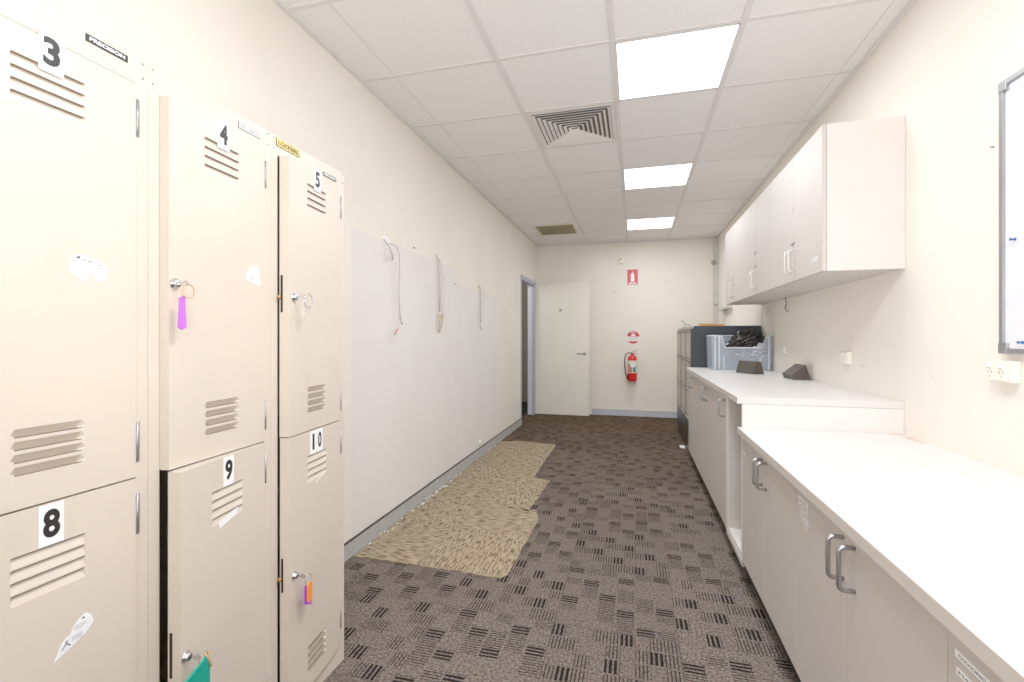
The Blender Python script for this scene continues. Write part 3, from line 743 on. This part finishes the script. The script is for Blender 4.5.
b.box(L((bx0+.10, by0+.006, bz+.004)), L((bx0+.11, by0+.018, nz)), 'binrim'); b.box(L((bx1-.10, by0+.006, bz+.004)), L((bx1-.09, by0+.018, nz)), 'binrim')
b.build('bin_rim', None, t)
b = B(); rr = random.Random(3)
for k in range(26):
    xx = bx0+.19+rr.random()*.25; zz = nz-.025-rr.random()*.05; a = rr.random()*3
    b.tube([L((xx, by0-.001, zz)), L((xx+.012*math.cos(a), by0-.001, zz+.012*math.sin(a))), L((xx+.02, by0-.001, zz+.002))], .0028, 'white', n=4)
b.build('marker_scribble', None, t)
# black plastic film crumpled in the bin
bm = bmesh.new(); bmesh.ops.create_icosphere(bm, subdivisions=4, radius=1)
from mathutils import noise as MN
for q in bm.verts:
    p = q.co.copy(); k = 1+.28*MN.noise(p*2.3)+.16*MN.noise(p*6)+.10*MN.noise(p*13)
    x, y, z = p*k
    q.co = Vector((x*.155, y*.085, z*.12+x*.06))
vs = [q.co[:] for q in bm.verts]; bm.verts.index_update(); fs = [[q.index for q in f.verts] for f in bm.faces]; bm.free()
b = B(); b.add(vs, fs, 'film', False)
o = b.build('plastic_film', loc=(.95, 4.65, ZT+.215)); tag(o, 'crumpled black plastic film stuffed in the storage bin', 'plastic film')
b = B()
for k in range(7):
    a = Vector((.79+.025*k, 4.516, ZT+.20+.006*k)); c_ = Vector((.99+.02*k, 4.525, ZT+.375+.008*(k % 3)-.012*k)); mdl = (a+c_)/2+Vector((0, 0, .012*(k % 3-1)))
    if c_.x > 1.13: c_.x = 1.13
    b.tube([a, mdl, c_], .006, 'film', n=6)
b.tube([(1.02, 4.535, ZT+.23), (1.08, 4.57, ZT+.275), (1.13, 4.57, ZT+.285), (1.155, 4.57, ZT+.295)], .006, 'film')
o = tag(b.build('cable_bundle'), 'bundle of black rods poking out of the storage bin', 'rods')
b = B(); rr = random.Random(5)
for k in range(7):
    c0 = (1.07+rr.uniform(-.03, .04), 4.56+rr.uniform(-.02, .02), ZT+.185+rr.uniform(-.01, .05)); s = rr.uniform(.015, .024)
    b.lathe([(s*.3, -s), (s*.9, -s*.4), (s, .2*s), (s*.5, s)], 'binrim', Matrix.Translation(c0), n=9, smooth=False)
tag(b.build('clear_wrap'), 'scrunched clear plastic wrap at the right of the bin', 'wrap')

# ------------------------------------------------------------ trapezoid blocks
def block(lab, o, ax, lying):
    """o: near end point on the bench, ax: long axis unit vector (away)"""
    ax = Vector((*ax, 0)).normalized(); side = Vector((-ax.y, ax.x, 0))
    if not lying: sec = [(-.005, 0), (.097, 0), (.068, .100), (.024, .100)]
    else:
        sec = [(0.0, 0), (.108, 0), (.077, .104), (-.012, .033)]
    side = side*(-1)
    T = Matrix(((side.x, 0, ax.x, o[0]), (side.y, 0, ax.y, o[1]), (0, 1, 0, ZT+.0006), (0, 0, 0, 1)))
    t = B().prism(sec, 0, .205 if not lying else .18, 'block', T)
    bm_ = t.build('wedge_block'); return tag(bm_, lab, 'block', 'wedge blocks')
block('dark brown trapezoid block standing upright in front of the bin', (.912, 4.033), (-.094, .19), False)
block('dark brown trapezoid block tipped on its side near the wall', (1.062, 3.585), (-.06, 1), True)

# ------------------------------------------------------------ right wall fittings
t = thing('whiteboard', 'aluminium-framed whiteboard on the right wall', 'whiteboard', (XR, 1.290, 1.160))
b = B(); b.box((-.014, -.60, 0), (-.0005, .60, .889), 'wb'); b.build('board', None, t)
b = B(); w = .017
b.box((-.022, -.60, 0), (-.0005, .60, w), 'alu', bev=.002); b.box((-.022, -.60, .889-w), (-.0005, .60, .889), 'alu', bev=.002)
for s in (-1, 1): b.box((-.022, s*.60, 0), (-.0005, s*(.60-w), .889), 'alu', bev=.002)
b.build('board_frame', None, t)
b = B()
for y in (-.60, .60):
    for z in (0, .889):
        sy = -1 if y > 0 else 1; sz = 1 if z == 0 else -1
        B().box((-.024, y-sy*.001, z-sz*.001), (-.0005, y+sy*.034, z+sz*.034), 'hinge', bev=.003).build('corner_cap', None, t)
for lab, y, z in [('blue push pin on the whiteboard, upper one', 1.832, 1.525), ('blue push pin on the whiteboard, low by its frame', 1.802, 1.197)]:
    T = FR((XR-.0145, y, z)); tag(B().lathe([(.0052, 0), (.0052, .002), (.003, .004), (.003, .009), (.0048, .011), (.0048, .013)], 'blue', T, n=14).build('push_pin'), lab, 'push pin', 'push pins on the whiteboard')
tag(B().lathe([(.003, 0), (.003, .006), (.004, .009)], 'hinge', FR((XR-.0003, 1.946, 1.862)), n=10).build('wall_screw'), 'small screw in the wall left of the whiteboard', 'screw')

def gpo(lab, y, z, w, h, d, double=True):
    t = thing('power_outlet', lab, 'power outlet', (XR, y, z), group='power outlets')
    B().box((-d, -w/2, -h/2), (-.0003, w/2, h/2), 'offwhite', bev=.003).build('mounting_block', None, t)
    B().box((-d-.006, -w/2+.006, -h/2+.004), (-d, w/2-.006, h/2-.004), 'offwhite', bev=.002).build('face_plate', None, t)
    for s in ((-1, 1) if double else (0,)):
        yy = s*w*.24
        B().box((-d-.010, yy-.007, h*.16), (-d-.005, yy+.007, h*.16+.014), 'white', bev=.001).box((-d-.0105, yy-.006, h*.16-.002), (-d-.0055, yy+.006, h*.16), 'offdark').build('switch', None, t)
        b = B()
        if double:
            for (dy, dz, a) in ((-.007, -.004, .4), (.007, -.004, -.4), (0, -.018, 0)):
                b.prism([(-.001, -.004), (.001, -.004), (.001, .004), (-.001, .004)], 0, .0006, 'greyink', FR((-d-.006, yy+dy, dz)) @ Matrix.Rotation(a, 4, 'Z'))
            b.build('socket', None, t)
gpo('cream double power outlet below the whiteboard', 1.881, 1.102, .104, .070, .030)
gpo('cream switch plate on the wall above the tall bench, nearer one', 3.060, 1.095, .100, .070, .022, False)
gpo('cream switch plate farther along the wall, above the tipped block', 4.22, 1.113, .100, .070, .018, False)
# black wire from the cupboard underside
b = B(); b.tube([(XR-.05, 4.02, 1.525), (XR-.045, 4.03, 1.50), (XR-.03, 4.07, 1.475), (XR-.02, 4.14, 1.455), (XR-.02, 4.12, 1.43), (XR-.025, 4.05, 1.415)], .0035, 'black')
tag(b.build('loose_wire'), 'short black wire dangling under the wall cupboards', 'wire')
# conduit in far corner
t = thing('conduit', 'grey cable conduit running down the back right corner', 'conduit', (1.15, 7.34, 0))
B().box((-.03, -.035, 1.70), (.034, .019, ZC-.004), 'conduit', bev=.002).build('upper_duct', None, t)
B().box((-.026, -.03, .75), (.034, .019, 1.66), 'conduit', bev=.002).build('lower_duct', None, t)
t = thing('junction_box', 'small grey wall bracket box below the far wall cupboard', 'bracket', (1.165, 6.65, 1.58))
B().box((-.05, -.35, 0), (.0195, .30, .035), 'conduit', bev=.003).build('bracket_plate', None, t)
B().box((-.01, .05, -.30), (.0195, .15, 0), 'conduit').build('bracket_leg', None, t)
t = thing('wall_sensor', 'small round grey sensor on the conduit near the ceiling', 'sensor', (1.12, 7.27, 2.30))
B().lathe([(.03, 0), (.036, .012), (.02, .03)], 'alu', FB((0, .03, 0)), n=18).build('sensor_body', None, t)
B().tube([(0, .02, .03), (.02, .03, .08), (.03, .035, .15)], .005, 'cablegrey').build('sensor_cable', None, t)
B().box((XR-.006, 4.885, 1.33), (XR-.0002, 4.90, 2.60), 'wall').build('trim_3', None, kind='structure')

# ------------------------------------------------------------ back wall fittings
t = thing('fire_extinguisher', 'red fire extinguisher hanging on the back wall', 'fire extinguisher', (-.032, YB-.085, .545))
B().lathe([(.055, 0), (.066, .006), (.069, .02), (.069, .33), (.064, .36), (.045, .385), (.022, .398), (.02, .41)], 'red', n=28).build('cylinder', None, t)
b = B(); n = 20
def arc(z0, z1, a0, a1, m, r=.0696):
    vs = []; fs = []
    for i in range(n+1):
        a = a0+(a1-a0)*i/n; vs += [(r*math.sin(a), -r*math.cos(a), z0), (r*math.sin(a), -r*math.cos(a), z1)]
    for i in range(n): fs.append((2*i, 2*i+2, 2*i+3, 2*i+1))
    b.add(vs, fs, m, True)
arc(.13, .315, -1.3, 1.3, 'offwhite'); arc(.14, .255, -.95, -.05, 'signred', .0700); arc(.14, .225, .10, .85, 'green', .0700); arc(.215, .262, -.45, .5, 'white', .0703); arc(.29, .30, -1.1, 1.1, 'skirtb', .0700)
b.build('label', None, t)
b = B()
for k, tx in enumerate(['ABE', 'FIRE']): b.text(tx, .02, 'white', FB((-.032, -.068, .20-.03*k)), fitw=.03, fith=.014)
b.build('label_text', None, t)
b = B(); b.lathe([(.02, .405), (.022, .42), (.016, .44)], 'brass', n=14); b.box((-.012, -.04, .43), (.012, .02, .445), 'hinge', bev=.002); b.tube([(0, 0, .44), (.03, -.03, .462), (.065, -.045, .472)], .008, 'tan'); b.tube([(0, 0, .425), (.04, -.03, .425), (.075, -.045, .415)], .006, 'hinge'); b.build('valve', None, t)
b = B(); b.tube([(-.01, -.01, .428), (-.06, -.02, .43), (-.10, -.02, .40), (-.112, -.02, .33), (-.11, -.02, .22), (-.098, -.02, .12), (-.078, -.025, .06)], .0085, 'black'); b.tube([(-.078, -.025, .10), (-.075, -.025, .03)], .012, 'black'); b.build('hose', None, t)
B().box((-.02, .03, .25), (.02, .085, .33), 'hinge').build('bracket', None, t)
# round sign
t = thing('round_sign', 'round red and white fire extinguisher sign above the extinguisher', 'sign', (-.018, YB, 1.212))
R_ = .098
B().lathe([(R_, 0), (R_, .0022)], 'white', FB((0, -.0003, 0)), n=40, smooth=False).build('disc', None, t)
def seg(z0, z1, R2=R_*.985, k=14):
    pts = []
    for i in range(k+1):
        z = z0+(z1-z0)*i/k; pts.append((math.sqrt(max(0, R2*R2-z*z)), z))
    return pts+[(-x, z) for x, z in pts[::-1]]
b = B(); b.prism(seg(.012, R_*.984), .0026, .0030, 'signred', FB((0, 0, 0))); b.prism(seg(-R_*.984, -.058), .0026, .0030, 'signred', FB((0, 0, 0)))
b.prism([(-.04, .02), (.04, .02), (.022, .045), (0, .052), (-.022, .045)], .0032, .0035, 'white', FB((0, 0, 0)))
b.build('red_segments', None, t)
b = B(); b.text('FIRE', .02, 'white', FB((0, -.0036, .070)), fitw=.07, fith=.016, bold=.0006); b.text('EXTINGUISHER', .02, 'signred', FB((0, -.0032, -.012)), fitw=.15, fith=.016, bold=.0003); b.text('LOCATION', .02, 'greyink', FB((0, -.0032, -.038)), fitw=.11, fith=.011); b.build('lettering', None, t)
# rectangular extinguisher location sign
t = thing('location_sign', 'rectangular red sign with a white extinguisher pictogram, high on the back wall', 'sign', (-.028, YB, 2.14))
B().box((-.078, -.0025, -.115), (.078, -.0003, .115), 'signpink').build('sign_plate', None, t)
b = B(); pts = [(-.022, -.07), (.022, -.07), (.026, -.06), (.026, .035), (.016, .055), (.006, .062), (.006, .085), (-.006, .085), (-.006, .062), (-.016, .055), (-.026, .035), (-.026, -.06)]
b.prism(pts, .003, .0034, 'white', FB((0, 0, 0))); b.box((-.055, -.0034, -.105), (.055, -.003, -.085), 'white'); b.text('FIRE EXTINGUISHER', .01, 'signred', FB((0, -.0036, -.095)), fitw=.10, fith=.009)
b.build('pictogram', None, t)
# small detector
t = thing('motion_sensor', 'small white motion sensor box above the red sign', 'sensor', (-.195, YB, 2.405))
B().box((-.032, -.04, -.055), (.032, 0, .055), 'offwhite', bev=.008).build('housing', None, t)
B().lathe([(.017, 0), (.012, .006)], 'offdark', FB((0, -.04, .012)), n=14).build('lens', None, t)
tag(B().box((-.35, YB-.002, 1.905), (-.25, YB-.0003, 1.913), 'offdark').build('wall_scuff'), 'short grey scuff strip on the back wall beside the door', 'mark')

# ------------------------------------------------------------ left wall cables
t = thing('wall_cable', 'white loom of cut cables hanging from a torn hole, nearest the lockers', 'cable', (XL, 2.62, 1.80), group='loose wall cables')
B().prism([(-.03, .035), (-.01, .055), (.02, .05), (.045, .03), (.055, -.01), (.03, -.03), (.0, -.025), (-.02, -.0)], .0004, .006, 'white', FL((0, 0, 0))).build('wall_plug', None, t)
B().tube([(.005, -.025, .03), (.04, -.01, -.03), (.05, .005, -.08), (.04, .02, -.095), (.04, .03, -.06)], .0055, 'cablegrey').build('loop', None, t)
B().tube([(.005, .02, .01), (.05, .05, .0), (.06, .07, -.05), (.055, .085, -.15), (.05, .085, -.30), (.05, .10, -.42), (.05, .11, -.48)], .0035, 'cablegrey').build('cord', None, t)
B().tube([(.03, .09, -.1), (.025, .10, -.25), (.03, .115, -.40), (.04, .12, -.49)], .003, 'cable').build('cord', None, t)
b = B(); b.tube([(.05, .11, -.48), (.06, .08, -.52), (.05, .045, -.56), (.045, .02, -.58)], .004, 'cable'); b.tube([(.05, .075, -.53), (.055, .05, -.54), (.05, .03, -.57)], .004, 'signpink'); b.tube([(.05, .11, -.48), (.05, .13, -.50)], .006, 'cablegrey'); b.build('frayed_end', None, t)
t = thing('wall_cable', 'doubled white cable with a taped coil end, middle of the left wall', 'cable', (XL, 3.42, 1.85), group='loose wall cables')
B().tube([(.003, -.02, .02), (.02, -.02, -.05), (.025, -.02, -.25), (.025, -.015, -.44)], .005, 'cablegrey').build('cord', None, t)
B().tube([(.003, .04, -.01), (.02, .06, -.10), (.03, .08, -.25), (.03, .075, -.36), (.025, .03, -.44)], .005, 'cable').build('cord', None, t)
B().tube([(.003, .02, .0), (.02, .02, -.12), (.02, .025, -.44)], .004, 'cable').build('cord', None, t)
b = B(); pts = [(.03+.01*math.sin(a), .0+.022*math.cos(a), -.52+.075*math.sin(a)) for a in [2*PI*i/20 for i in range(20)]]; b.tube(pts, .005, 'tan', closed=True); b.tube([(p[0]+.006, p[1]+.006, p[2]+.01) for p in pts], .004, 'cable', closed=True); b.tube([(.03, -.03, -.45), (.03, .04, -.43)], .007, 'white'); b.build('coil', None, t)
t = thing('wall_cable', 'thin grey cable hanging straight, nearest the doorway', 'cable', (XL, 4.43, 1.72), group='loose wall cables')
B().tube([(.003, 0, .02), (.02, 0, -.03), (.022, .0, -.25), (.02, .005, -.38)], .006, 'cablegrey').build('cord', None, t)
B().tube([(.003, .06, -.02), (.015, .12, -.03), (.018, .12, -.28), (.018, .04, -.36)], .0035, 'cable').build('cord', None, t)
b = B(); b.tube([(.02, .005, -.36), (.025, -.01, -.40), (.02, .03, -.43), (.02, .05, -.40)], .006, 'cable'); b.build('tied_end', None, t)
for lab, y, z in [('dark screw in the left wall above the bare patch, near first cable', 3.01, 1.85), ('dark screw at the step of the bare patch on the left wall', 3.80, 1.68)]:
    tag(B().lathe([(.006, 0), (.005, .008), (.007, .010)], 'hinge', FL((XL+.0003, y, z)), n=10).build('wall_screw'), lab, 'screw', 'screws in the left wall')
tag(B().lathe([(.028, 0), (.028, .012), (.018, .022), (.006, .024)], 'offwhite', FL((XL+.0003, 4.46, .15)), n=16).build('cable_outlet'), 'round white cable cap low on the left wall', 'outlet')

# ------------------------------------------------------------ lamps
def area(name, loc, rot, sx, sy, power, col=(1, 1, 1)):
    l = bpy.data.lights.new(name, 'AREA'); l.shape = 'RECTANGLE'; l.size = sx; l.size_y = sy; l.energy = power; l.color = col
    o = bpy.data.objects.new(name, l); C.objects.link(o); o.location = loc; o.rotation_euler = rot; return o
for r, _ in lights:
    area('panel_lamp', (.194, Y0+.6*r+.3, ZC-.02), (0, 0, 0), .55, .55, 24 if r == -2 else 11, (.945, .955, .995))
area('fill_lamp', (-.1, -1.6, 1.5), (PI/2, 0, 0), 2.2, 2.0, 10, (.945, .955, .995))
area('uplight_fill', (0, -.25, 1.25), (PI*.80, 0, 0),   .6, .6, 17, (.945, .955, .995))     # added uplight at the camera that brightens the ceiling
l = bpy.data.lights.new('hall_lamp', 'POINT'); l.energy = 14; l.shadow_soft_size = .3
o = bpy.data.objects.new('hall_lamp', l); C.objects.link(o); o.location = (-2.2, 6.4, 2.2)

w = bpy.data.worlds.new('World'); SC.world = w; w.use_nodes = True
w.node_tree.nodes['Background'].inputs[0].default_value = (.9, .9, .9, 1); w.node_tree.nodes['Background'].inputs[1].default_value = .3

# ------------------------------------------------------------ camera
cam = bpy.data.cameras.new('camera'); co = bpy.data.objects.new('camera', cam); C.objects.link(co)
co.location = (0, 0, 1.213); co.rotation_euler = (PI/2, 0, .258595)
cam.sensor_width = 36; cam.sensor_fit = 'HORIZONTAL'; cam.lens = 462.88/1024*36; cam.shift_y = -3.74/1024; cam.clip_start = .02
SC.camera = co
SC.view_settings.view_transform = 'Standard'; SC.view_settings.look = 'None'; SC.view_settings.exposure = 0.22; SC.view_settings.gamma = 1.3
